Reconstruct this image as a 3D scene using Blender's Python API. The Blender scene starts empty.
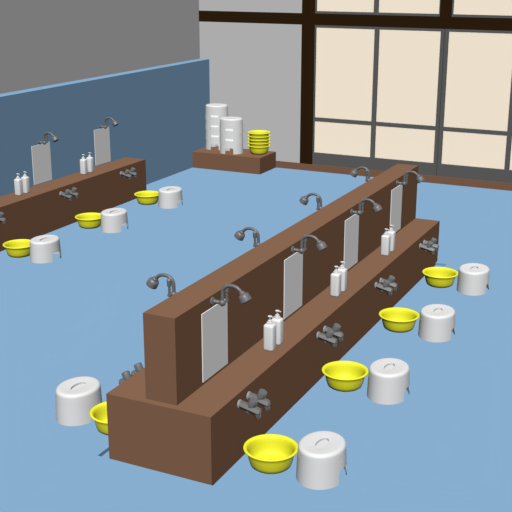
import bpy, bmesh, math
from mathutils import Vector, Matrix

# ------------------------------------------------------------------ set-up
S = 0.36                      # metres per modelling unit
scene = bpy.context.scene
C = scene.collection
PI = math.pi

# camera
cam_data = bpy.data.cameras.new('camera')
cam = bpy.data.objects.new('camera', cam_data)
C.objects.link(cam)
yaw, pitch, roll, F = 0.4519, 0.2986, 0.0008, 953.08
fw = Vector((-math.sin(yaw) * math.cos(pitch), math.cos(yaw) * math.cos(pitch), -math.sin(pitch)))
rt = Vector((math.cos(yaw), math.sin(yaw), 0))
up = rt.cross(fw)
R_ = math.cos(roll) * rt + math.sin(roll) * up
U_ = -math.sin(roll) * rt + math.cos(roll) * up
m = Matrix((R_, U_, -fw)).transposed().to_4x4()
m.translation = Vector((5.6462, -10.2345, 6.8773)) * S
cam.matrix_world = m
cam_data.sensor_width = 36
cam_data.lens = F / 512 * 36
cam_data.clip_end = 200
scene.camera = cam

# world: black beyond the room, all light comes from the lamps below
w = bpy.data.worlds.new('world')
scene.world = w
w.use_nodes = True
w.node_tree.nodes['Background'].inputs[0].default_value = (1, 1, 1, 1)
AMB = 0.0
w.node_tree.nodes['Background'].inputs[1].default_value = AMB


def sun(name, vec, angle=0):
    """directional light; vec = irradiance it brings to the +x, -y and +z faces"""
    v = Vector(vec)
    d = bpy.data.lights.new(name, 'SUN')
    d.energy = v.length * PI
    d.angle = math.radians(angle)
    d.use_shadow = False
    o = bpy.data.objects.new(name, d)
    C.objects.link(o)
    o.rotation_euler = (-v).to_track_quat('-Z', 'Y').to_euler()
    o.location = v * 3
    return o


sun('sun', (0.29, -0.67, 0.995))
sun('back_fill', (0.025, 0.035, -0.03), 12)
scene.view_settings.view_transform = 'Standard'
scene.view_settings.look = 'None'
scene.view_settings.exposure = 0
scene.view_settings.gamma = 1
scene.render.dither_intensity = 0
# even, shadowless studio-like light as in the picture: direct light only
scene.cycles.diffuse_bounces = 0


# ------------------------------------------------------------------ materials
def lin(c):
    c /= 255
    return c / 12.92 if c <= 0.04045 else ((c + 0.055) / 1.055) ** 2.4


def mat(name, rgb, rough=0.6, spec=0.0, metallic=0.0, var=0.0, emit=None, gain=1.0):
    mt = bpy.data.materials.new(name)
    mt.use_nodes = True
    nt = mt.node_tree
    b = nt.nodes['Principled BSDF']
    col = tuple(min(1, lin(c) * gain) for c in rgb) + (1,)
    b.inputs['Base Color'].default_value = col
    b.inputs['Roughness'].default_value = rough
    b.inputs['Metallic'].default_value = metallic
    b.inputs['Specular IOR Level'].default_value = spec
    if var:
        # very faint procedural mottling of the surface
        tc = nt.nodes.new('ShaderNodeTexCoord')
        n = nt.nodes.new('ShaderNodeTexNoise')
        n.inputs['Scale'].default_value = 6
        mx = nt.nodes.new('ShaderNodeMix')
        mx.data_type = 'RGBA'
        nt.links.new(tc.outputs['Object'], n.inputs['Vector'])
        nt.links.new(n.outputs['Fac'], mx.inputs[0])
        mx.inputs[6].default_value = tuple(c * (1 - var) for c in col[:3]) + (1,)
        mx.inputs[7].default_value = tuple(min(1, c * (1 + var)) for c in col[:3]) + (1,)
        nt.links.new(mx.outputs[2], b.inputs['Base Color'])
    if emit:
        b.inputs['Emission Color'].default_value = tuple(emit) + (1,)
        b.inputs['Emission Strength'].default_value = 1
    return mt


M_floor = mat('blue_floor', (136, 174, 208), var=0.001)
M_brown = mat('brown_panel', (136, 102, 79), var=0.001)
M_wall = mat('grey_plaster', (206, 206, 206), var=0.001)
M_dark = mat('dark_wood', (50, 35, 18), var=0.001)
M_frame = mat('grey_frame', (103, 103, 103), var=0.001)


def paper_mat():
    """thin screen paper: diffuse and translucent summed to look backlit, no daylight behind it"""
    mt = bpy.data.materials.new('screen_paper')
    mt.use_nodes = True
    nt = mt.node_tree
    nt.nodes.remove(nt.nodes['Principled BSDF'])
    col = (0.697, 0.640, 0.549, 1)
    d, t, a = (nt.nodes.new('ShaderNode' + k) for k in ('BsdfDiffuse', 'BsdfTranslucent', 'AddShader'))  # both shaders at full strength: backlit glow put into the material
    d.inputs[0].default_value = t.inputs[0].default_value = col
    nt.links.new(d.outputs[0], a.inputs[0])
    nt.links.new(t.outputs[0], a.inputs[1])
    nt.links.new(a.outputs[0], nt.nodes['Material Output'].inputs[0])
    return mt


M_paper = paper_mat()
M_mirror = mat('mirror_plate', (255, 255, 255), var=0.001)
M_white = mat('white_plastic', (235, 235, 235), rough=0.45, spec=0.5)
M_bottle = mat('white_bottle_plastic', (240, 240, 240), rough=0.4, spec=0.5)
M_yellow = mat('yellow_plastic', (255, 252, 50), rough=0.55, spec=0.4)
M_metal = mat('dull_metal', (114, 114, 114), rough=0.45, spec=0.6)
M_flange = mat('bright_metal', (165, 165, 165), rough=0.35, spec=0.6)
M_hole = mat('black_rubber', (30, 30, 30), rough=0.7)


# ------------------------------------------------------------------ mesh helpers (modelling units)
def link(name, bm, material, parent=None, smooth=False, loc=(0, 0, 0), bevel=0.0, angle=40):
    me = bpy.data.meshes.new(name)
    bmesh.ops.recalc_face_normals(bm, faces=bm.faces[:])
    bm.transform(Matrix.Scale(S, 4))
    if smooth:
        for f in bm.faces:
            f.smooth = True
        ang = math.radians(angle)
        for e in bm.edges:
            if len(e.link_faces) != 2 or e.calc_face_angle(0) > ang:
                e.smooth = False
    bm.to_mesh(me)
    bm.free()
    me.materials.append(material)
    o = bpy.data.objects.new(name, me)
    C.objects.link(o)
    o.location = Vector(loc) * S
    if parent:
        o.parent = parent
    if bevel:
        md = o.modifiers.new('bevel', 'BEVEL')
        md.width = bevel * S
        md.segments = 3
        md.limit_method = 'ANGLE'
    return o


def box(bm, x0, x1, y0, y1, z0, z1):
    vs = [bm.verts.new(p) for p in ((x0, y0, z0), (x1, y0, z0), (x1, y1, z0), (x0, y1, z0),
                                    (x0, y0, z1), (x1, y0, z1), (x1, y1, z1), (x0, y1, z1))]
    for f in ((0, 3, 2, 1), (4, 5, 6, 7), (0, 1, 5, 4), (1, 2, 6, 5), (2, 3, 7, 6), (3, 0, 4, 7)):
        bm.faces.new([vs[i] for i in f])
    return bm


def B(*a):
    return box(bmesh.new(), *a)


def frame_of(d):
    d = Vector(d).normalized()
    a = Vector((0, 1, 0)) if abs(d.y) < 0.9 else Vector((1, 0, 0))
    u = d.cross(a).normalized()
    return d, u, d.cross(u)


def loft(bm, rings, cap=True):
    """rings = list of lists of points, joined into a tube"""
    vr = [[bm.verts.new(p) for p in r] for r in rings]
    n = len(vr[0])
    for a, b in zip(vr, vr[1:]):
        for i in range(n):
            bm.faces.new((a[i], a[(i + 1) % n], b[(i + 1) % n], b[i]))
    if cap:
        bm.faces.new(vr[0][::-1])
        bm.faces.new(vr[-1])
    return vr


def ring(c, u, v, r, n, off=0.0):
    c = Vector(c)
    return [c + u * r * math.cos(2 * PI * i / n + off) + v * r * math.sin(2 * PI * i / n + off) for i in range(n)]


def turned(bm, p0, d, prof, n=20, off=0.0):
    """lathe about the axis through p0 along d; prof = (distance along the axis, radius)"""
    d, u, v = frame_of(d)
    loft(bm, [ring(Vector(p0) + d * t, u, v, r, n, off) for t, r in prof])


def tube(bm, pts, r, n=12):
    pts = [Vector(p) for p in pts]
    rings = []
    for i, p in enumerate(pts):
        t = (pts[min(i + 1, len(pts) - 1)] - pts[max(i - 1, 0)]).normalized()
        v = Vector((0, 1, 0))
        u = v.cross(t).normalized()
        rings.append(ring(p, u, v, r, n))
    loft(bm, rings)


def ball(bm, c, r, n=14):
    bmesh.ops.create_uvsphere(bm, u_segments=n, v_segments=n // 2 + 2, radius=r, matrix=Matrix.Translation(c))


def empty(name, label, cat, loc, rz=0.0, group=None):
    o = bpy.data.objects.new(name, None)
    C.objects.link(o)
    o.empty_display_size = 0.05
    o.location = Vector(loc) * S
    o.rotation_euler = (0, 0, rz)
    return tag(o, label, cat, group)


def tag(o, label, cat, group=None):
    o['label'] = label
    o['category'] = cat
    if group:
        o['group'] = group
    return o


def struct(o):
    o['kind'] = 'structure'
    return o


def dup(src, label, loc, rz=0.0, group=None):
    def rec(s, parent):
        c = s.copy()
        C.objects.link(c)
        if parent:
            c.parent = parent
        for ch in s.children:
            rec(ch, c)
        return c
    r = rec(src, None)
    r.location = Vector(loc) * S
    r.rotation_euler = (0, 0, rz)
    r['label'] = label
    if group:
        r['group'] = group
    return r


class Kind:
    """first placement moves the prototype, later ones copy it"""
    def __init__(self, proto):
        self.p, self.used = proto, False

    def put(self, label, loc, rz=0.0, group=None):
        if not self.used:
            self.used = True
            self.p.location = Vector(loc) * S
            self.p.rotation_euler = (0, 0, rz)
            self.p['label'] = label
            if group:
                self.p['group'] = group
            return self.p
        return dup(self.p, label, loc, rz, group)


# ------------------------------------------------------------------ room
XW, XU, YB, HW = -10.727, -11.102, 19.715, 3.632      # wainscot face, upper wall, back wall, wainscot top
GX0, GX1, GY0, GY1, GD = -1.862, 0.27, -0.054, 11.27, 0.06   # drain recess round the island
XE, YF, ZT = 8.5, -13.0, 9.0

bm = bmesh.new()       # floor slab with the shallow recess
xs, ys = (XU - .4, GX0, GX1, XE), (YF, GY0, GY1, YB + .4)
for i in range(3):
    for j in range(3):
        z = -GD if (i, j) == (1, 1) else 0
        box(bm, xs[i], xs[i + 1], ys[j], ys[j + 1], -.4, z)
struct(link('floor', bm, M_floor))

struct(link('wall_left', B(XU - .4, XU, YF, YB, 0, ZT), M_wall))
struct(link('trim_1', B(XU, XW, YF, YB, 0, HW), M_floor))
struct(link('wall_back', B(XU - .4, -7.195, YB, YB + .4, 0, ZT), M_wall))
struct(link('baseboard_back', B(-8.1, XE, YB - .035, YB, 0, .235), M_brown))
struct(link('baseboard_window', B(-7.195, XE, YB, YB + .4, 0, .235), M_brown))
# dark posts and beam
struct(link('trim_2', B(-7.195, -6.735, YB - .03, YB + .4, .235, ZT), M_dark))
struct(link('trim_3', B(XU, -7.195, YB - .03, YB, 4.911, 5.28), M_dark))
struct(link('trim_4', B(-6.735, XE, YB - .03, YB + .4, 4.911, 5.28), M_dark))
struct(link('trim_5', B(-2.54, -2.175, YB - .03, YB + .4, 5.28, ZT), M_dark))


def window(idx, x0, x1, z0, z1, stile_l, stile_r, mull, rail_b, rail_t, bars, gap=0.02):
    """one framed paper window: frame, middle mullion, cross bars, pane"""
    y0, y1 = YB + .0, YB + .12
    w_ = bpy.data.objects.new('window_%d' % idx, None)
    C.objects.link(w_)
    w_['kind'] = 'structure'
    w_.location = Vector(((x0 + x1) / 2, YB, z0)) * S
    ox, oz = (x0 + x1) / 2, z0
    W, H = (x1 - x0) / 2, z1 - z0

    def P(name, a, b, c, d, material, ya, yb):
        return link(name, B(a - ox, b - ox, ya - YB, yb - YB, c - oz, d - oz), material, w_)
    bm = bmesh.new()
    for a, b, c, d in ((x0, x0 + stile_l, z0, z1), (x1 - stile_r, x1, z0, z1),
                       (x0 + stile_l, x1 - stile_r, z0, z0 + rail_b), (x0 + stile_l, x1 - stile_r, z1 - rail_t, z1)):
        box(bm, a - ox, b - ox, y0 - YB, y1 - YB, c - oz, d - oz)
    link('window_frame', bm, M_frame, w_)
    for k, mm in enumerate(mull):
        P('mullion', mm - .075, mm + .075, z0 + rail_b, z1 - rail_t, M_frame, y0 + .01, y1)
        # the thin shadow-gap line beside the mullion
    for z in bars:
        P('glazing_bar', x0 + stile_l, x1 - stile_r, z - .066, z + .066, M_frame, y0 + .02, y1)
    P('pane', x0 + stile_l, x1 - stile_r, z0 + rail_b, z1 - rail_t, M_paper, y0 + .07, y0 + .09)
    return w_


window(1, -6.735, -2.372, .235, 4.911, .035, .115, (-4.585,), .41, .085, (1.785,))
window(2, -2.352, 2.05, .235, 4.911, .115, .115, (-.13,), .41, .085, (1.785,))
window(3, -6.735, -2.54, 5.28, 8.6, .035, .035, (-4.64,), .075, .085, (7.9,))
window(4, -2.175, 2.05, 5.28, 8.6, .035, .035, (-.05,), .075, .085, (7.9,))
window(5, 2.055, 6.4, .235, 4.911, .115, .115, (4.2,), .41, .085, (1.785,))

# ------------------------------------------------------------------ counters
IH, LH = 1.0, 1.1075
L_, W_ = 11.42, 1.696
tag(link('washing_counter', B(-W_ / 2, W_ / 2, -L_ / 2, L_ / 2, 0, IH + GD), M_brown, loc=(-W_ / 2, L_ / 2, -GD)),
    'long brown two-sided washing island in the middle of the blue floor', 'counter')
tag(link('partition_wall', B(-.2535, .2535, .112 - L_ / 2, L_ / 2, 0, 1.289), M_brown, loc=(-.8465, L_ / 2, IH)),
    'tall brown partition standing along the middle of the washing island', 'partition')

tag(link('washing_counter', B(0, .741, 0, 8.2, 0, LH), M_brown, loc=(XW, 14.203 - 8.2, 0)),
    'low brown washing counter standing along the blue left wall', 'counter')
tag(link('display_platform', B(0, 2.627, 0, 1.29, 0, .562), M_brown, loc=(XW, 18.387, 0)),
    'low brown platform in the back corner carrying stacked stools and basins', 'platform')


# ------------------------------------------------------------------ bath stool
def oval(a, b, z, angs):
    return [(a * math.cos(t), b * math.sin(t), z if not callable(z) else z(t)) for t in angs]


def make_stool():
    bm = bmesh.new()
    hw, nh, H = math.radians(21), 0.207, 0.508
    base = []
    N = 72
    for i in range(N):
        base.append(2 * PI * i / N)
    # finer columns near the two leg openings
    extra = []
    for c in (0, PI):
        for k in range(0, 13):
            f = math.sin(k / 12 * PI / 2)
            for s in (-1, 1):
                extra.append((c + s * hw * f) % (2 * PI))
        for s in (-1, 1):
            extra.append((c + s * hw * 1.012) % (2 * PI))
    angs = sorted(set(round(t, 5) for t in extra + [t for t in base if min(abs((t + PI / 2) % PI - PI / 2), 9) > hw * 1.1]))
    n = len(angs)

    def z0(t):
        p = abs((t + PI / 2) % PI - PI / 2)
        if p > hw:
            return 0.0
        return nh * max(0, 1 - (p / hw) ** 6) ** (1 / 6)
    # outer wall from the foot to the rounded shoulder, then flat top down to the slot
    prof = []
    for k in range(7):
        f = k / 6
        prof.append(('w', f))
    rings = []
    a0, b0, a1, b1 = .345, .416, .327, .393
    zs = H - .055
    for k in range(7):
        f = k / 6
        row = []
        for t in angs:
            z = z0(t) + (zs - z0(t)) * f
            g = z / zs
            row.append((math.cos(t) * (a0 + (a1 - a0) * g), math.sin(t) * (b0 + (b1 - b0) * g), z))
        rings.append(row)
    for k in range(1, 8):
        q = k / 7 * PI / 2
        dr = .055 * (1 - math.cos(q))
        rings.append(oval(a1 - dr, b1 - dr, zs + .055 * math.sin(q), angs))
    sa, sb = .078, .165       # hand slot
    for f in (.3, .6, .85):
        a, b = (a1 - .055) * (1 - f) + sa * f, (b1 - .055) * (1 - f) + sb * f
        rings.append(oval(a, b, H - .012 * f, angs))
    rings.append(oval(sa, sb, H - .013, angs))
    rings.append(oval(sa - .001, sb - .001, H - .045, angs))
    vr = loft(bm, rings, cap=False)
    bm.faces.new(vr[-1])
    o = link('bath_stool', bm, M_white, smooth=True, angle=50)
    md = o.modifiers.new('wall', 'SOLIDIFY')
    md.thickness = .012 * S
    md.offset = -1
    return tag(o, '', 'stool')


stool = Kind(make_stool())
GS = 'white plastic bath stools on the floor'
for lab, (x, y) in zip((
        'white bath stool on the floor nearest the camera, right of the front basin',
        'white bath stool second from the front on the right of the island',
        'white bath stool third from the front on the right of the island',
        'farthest white bath stool on the right of the island'),
        ((1.28, .87), (1.29, 3.79), (1.285, 6.75), (1.275, 9.70))):
    stool.put(lab, (x, y, 0), 0, GS)
stool.put('white bath stool left of the island\'s front end beside a half-hidden basin', (-2.885, .92, 0), 0, GS)
for lab, (x, y) in zip((
        'nearest white bath stool of the row by the blue left wall',
        'middle white bath stool of the row by the blue left wall',
        'farthest white bath stool of the row by the blue left wall'),
        ((-8.61, 7.44), (-8.615, 10.41), (-8.61, 13.34))):
    stool.put(lab, (x, y, 0), 0, GS)
rz = math.radians(-77)
for k, nm in enumerate(('lowest', 'second from the bottom', 'third from the bottom', 'topmost')):
    stool.put('white bath stool, %s in the tall rear stack on the platform' % nm,
              (-10.23, 19.30, .562 + k * .35), rz, 'tall stack of white stools on the platform')
for k, nm in enumerate(('lowest', 'middle one', 'topmost')):
    stool.put('white bath stool, %s in the shorter front stack on the platform' % nm,
              (-9.425, 18.86, .562 + k * .35), rz, 'short stack of white stools on the platform')


# ------------------------------------------------------------------ basin
def make_basin():
    bm = bmesh.new()
    out = [(0, .0), (.22, .0), (.262, .006), (.290, .028), (.306, .07), (.320, .12), (.332, .18), (.340, .225), (.352, .240),
           (.378, .245), (.389, .251), (.394, .262), (.389, .272), (.378, .276), (.360, .274), (.343, .262), (.329, .236),
           (.321, .180), (.309, .120), (.295, .070), (.272, .030), (.240, .014), (.15, .011), (0, .011)]
    n = 56
    out = [(r * 1.007, z * (1.07 if z > .03 else 1)) for r, z in out]
    prev = None
    for r, z in out:
        if r == 0:
            cur = [bm.verts.new((0, 0, z))]
        else:
            cur = [bm.verts.new((r * math.cos(2 * PI * i / n), r * math.sin(2 * PI * i / n), z)) for i in range(n)]
        if prev:
            for i in range(n):
                j = (i + 1) % n
                if len(prev) == 1:
                    bm.faces.new((prev[0], cur[j], cur[i]))
                elif len(cur) == 1:
                    bm.faces.new((prev[i], prev[j], cur[0]))
                else:
                    bm.faces.new((prev[i], prev[j], cur[j], cur[i]))
        prev = cur
    return tag(link('wash_basin', bm, M_yellow, smooth=True, angle=80), '', 'basin')


basin = Kind(make_basin())
GB = 'yellow wash basins on the floor'
for lab, (x, y) in zip((
        'yellow round basin on the floor nearest the camera, right of the island',
        'yellow round basin second from the front on the right of the island',
        'yellow round basin third from the front on the right of the island',
        'farthest yellow round basin on the right of the island'),
        ((.528, .803), (.52, 3.785), (.52, 6.754), (.524, 9.717))):
    basin.put(lab, (x, y, 0), 0, GB)
basin.put('yellow basin half hidden behind the island\'s front left corner', (-2.095, .78, 0), 0, GB)
for lab, (x, y) in zip((
        'nearest yellow basin of the row by the blue left wall',
        'middle yellow basin of the row by the blue left wall',
        'farthest yellow basin of the row by the blue left wall'),
        ((-9.365, 7.40), (-9.365, 10.34), (-9.365, 13.28))):
    basin.put(lab, (x, y, 0), 0, GB)
for k, nm in enumerate(('lowest', 'second from the bottom', 'middle one', 'second from the top', 'topmost')):
    basin.put('yellow basin, %s of the five stacked on the back platform' % nm,
              (-8.49, 19.12, .562 + k * .114), 0, 'stack of yellow basins on the platform')


# ------------------------------------------------------------------ mirrors
def make_mirror():
    return tag(link('mirror', B(0, .014, -.39, .385, 0, 1.055), M_mirror), '', 'mirror')


mir = Kind(make_mirror())
GM = 'frameless mirrors above the washing counters'
ISL_Y = [1.231 + k * 2.857 for k in range(4)]
LEFT_Y = (10.158, 13.017)
ords = ('nearest', 'second from the front', 'third from the front', 'farthest')
for nm, y in zip(ords, ISL_Y):
    mir.put('%s plain mirror plate on the right side of the island partition' % nm, (-.593, y, 1.05), 0, GM)
for nm, y in zip(('nearer', 'farther'), LEFT_Y):
    mir.put('%s plain mirror plate on the blue left wall' % nm, (XW, y, 1.135), 0, GM)


# ------------------------------------------------------------------ shower heads
def make_shower():
    e = empty('shower_arm', '', 'shower', (0, 0, 0))
    bm = bmesh.new()
    turned(bm, (0, 0, 0), (1, 0, 0), [(0, .062), (.016, .062), (.026, .05), (.03, .03)])
    link('wall_flange', bm, M_metal, e, True)
    bm = bmesh.new()
    turned(bm, (.026, 0, 0), (1, 0, 0), [(0, .026), (.02, .034), (.04, .026), (.06, .034), (.08, .026), (.12, .03)])
    ball(bm, (.17, 0, 0), .052)
    turned(bm, (.17, .0, 0), (.25, 1, .15), [(0, .02), (.08, .02), (.085, .028), (.11, .028)])
    link('valve_body', bm, M_metal, e, True)
    bm = bmesh.new()
    pts = [(.17, 0, .03), (.17, 0, .10), (.172, 0, .15)]
    for k in range(0, 13):
        q = PI - k / 12 * PI * .80
        pts.append((.325 + .152 * math.cos(q), 0, .165 + .115 * math.sin(q)))
    pts.append((.485, 0, .195))
    tube(bm, pts, .027)
    link('gooseneck_pipe', bm, M_metal, e, True)
    bm = bmesh.new()
    d = Vector((.52, 0, -.85)).normalized()
    turned(bm, Vector((.475, 0, .215)), d, [(0, .03), (.01, .044), (.025, .048), (.035, .046), (.05, .074), (.08, .086), (.15, .090), (.155, .082)], 24)
    h = link('shower_head', bm, M_metal, e, True)
    bm = bmesh.new()
    turned(bm, Vector((.475, 0, .215)) + d * .153, d, [(0, .072), (.008, .07)], 24)
    link('spray_plate', bm, M_hole, h, True)
    bm = bmesh.new()
    turned(bm, (.20, .075, -.01), (0, 0, 1), [(0, .02), (.15, .02), (.16, .032), (.25, .036), (.262, .026), (.28, .018), (.285, .01)], 14)
    link('diverter_stem', bm, M_metal, e, True)
    return e


sh = Kind(make_shower())
GSH = 'metal shower arms'
SHY = (1.165, 4.04, 6.905, 9.78)
for nm, y in zip(ords, SHY):
    sh.put('%s metal shower arm on the right side of the island partition' % nm, (-.593, y, 2.20), 0, GSH)
for nm, y in zip(ords, SHY):
    sh.put('%s metal shower arm rising behind the left side of the island partition' % nm, (-1.095, y + .055, 2.18), PI, GSH)
for nm, y in zip(('nearer', 'farther'), (10.12, 12.97)):
    sh.put('%s metal shower arm on the blue left wall above its mirror' % nm, (XW, y, 2.245), 0, GSH)


# ------------------------------------------------------------------ faucets
def make_faucet():
    e = empty('faucet', '', 'faucet', (0, 0, 0))
    bm = bmesh.new()
    turned(bm, (0, 0, 0), (1, 0, 0), [(0, .068), (.02, .068), (.028, .06), (.036, .045)])
    link('wall_flange', bm, M_flange, e, True)
    bm = bmesh.new()
    turned(bm, (.03, 0, 0), (1, 0, -.22), [(0, .060), (.28, .063), (.315, .055), (.33, .03)], 6, PI / 6)
    turned(bm, (.15, 0, -.06), (0, 0, -1), [(0, .04), (.035, .04), (.05, .03)], 12)
    link('faucet_body', bm, M_metal, e, True, angle=30)
    bm = bmesh.new()
    turned(bm, (.305, 0, -.06), (0, 0, -1), [(0, .048), (.085, .048), (.095, .04)], 16)
    link('spout', bm, M_metal, e, True)
    bm = bmesh.new()
    turned(bm, (.185, 0, -.02), (.42, 0, .9), [(0, .045), (.045, .05), (.048, .064), (.145, .064), (.152, .06)], 20)
    link('handle', bm, M_metal, e, True)
    return e


fc = Kind(make_faucet())
GF = 'wall faucets on the counter fronts'


def pair(where, x, y, z, rz=0.0, left='left', right='right', dy=.30):
    s = 1 if rz == 0 else -1
    fc.put('%s metal faucet of the pair %s' % (left, where), (x - .008 * s, y, z), rz, GF)
    fc.put('%s metal faucet of the pair %s' % (right, where), (x - .008 * s, y + dy, z), rz, GF)


for where, y, z in (('on the island side nearest the camera', .85, .83),
                    ('second from the front on the island\'s right side', 3.81, .82),
                    ('third from the front on the island\'s right side', 6.80, .80),
                    ('at the far end of the island\'s right side', 9.83, .80)):
    pair(where, 0, y, z)
pair('peeking over the island\'s left edge at the front', -W_, .85, .83, PI, 'nearer', 'farther', .34)
for where, y in (('cut by the left picture edge on the wall counter', 6.98), ('in the middle of the left wall counter', 9.95),
                 ('at the far end of the left wall counter', 12.85)):
    pair(where, -9.986, y, .93)


# ------------------------------------------------------------------ bottles
def make_bottle():
    e = empty('pump_bottle', '', 'bottle', (0, 0, 0))

    def rsq(hw_, z, r, n=5):
        pts = []
        for cx, cy, a0 in ((1, 1, 0), (-1, 1, PI / 2), (-1, -1, PI), (1, -1, 3 * PI / 2)):
            for k in range(n):
                a = a0 + k / (n - 1) * PI / 2
                pts.append((cx * (hw_ - r) + r * math.cos(a), cy * (hw_ - r) + r * math.sin(a), z))
        return pts
    bm = bmesh.new()
    loft(bm, [rsq(.078, 0, .035), rsq(.085, .012, .04), rsq(.087, .03, .042), rsq(.087, .382, .042), rsq(.085, .402, .042),
              rsq(.08, .419, .045), rsq(.06, .429, .045), rsq(.036, .435, .034)])
    link('bottle_body', bm, M_bottle, e, True, angle=60)
    bm = bmesh.new()
    turned(bm, (0, 0, .43), (0, 0, 1), [(0, .036), (.014, .036), (.016, .05), (.03, .05), (.034, .034), (.06, .032), (.065, .013), (.10, .013)], 16)
    link('collar', bm, M_bottle, e, True)
    bm = bmesh.new()
    turned(bm, (0, 0, .525), (0, 0, 1), [(0, .016), (.012, .03), (.034, .036), (.04, .028)], 16)
    box(bm, .0, .066, -.008, .008, .543, .556)
    link('pump_head', bm, M_bottle, e, True)
    return e


bt = Kind(make_bottle())
GBT = 'white pump bottles in pairs on the counters'
for where, x, (ya, yb) in (('on the island ledge nearest the camera', -.295, (2.51, 2.79)),
                           ('in the middle of the island ledge', -.295, (5.37, 5.68)),
                           ('farthest along the island ledge', -.29, (8.23, 8.56))):
    bt.put('front white pump bottle of the pair %s' % where, (x, ya, IH), 0, GBT)
    bt.put('rear white pump bottle of the pair %s' % where, (x, yb, IH), 0, GBT)
for where, x, (ya, yb) in (('nearer the camera on the left wall counter', -10.42, (8.78, 9.06)),
                           ('farther along the left wall counter', -10.43, (11.64, 11.95))):
    bt.put('front white pump bottle of the pair %s' % where, (x, ya, LH), 0, GBT)
    bt.put('rear white pump bottle of the pair %s' % where, (x, yb, LH), 0, GBT)
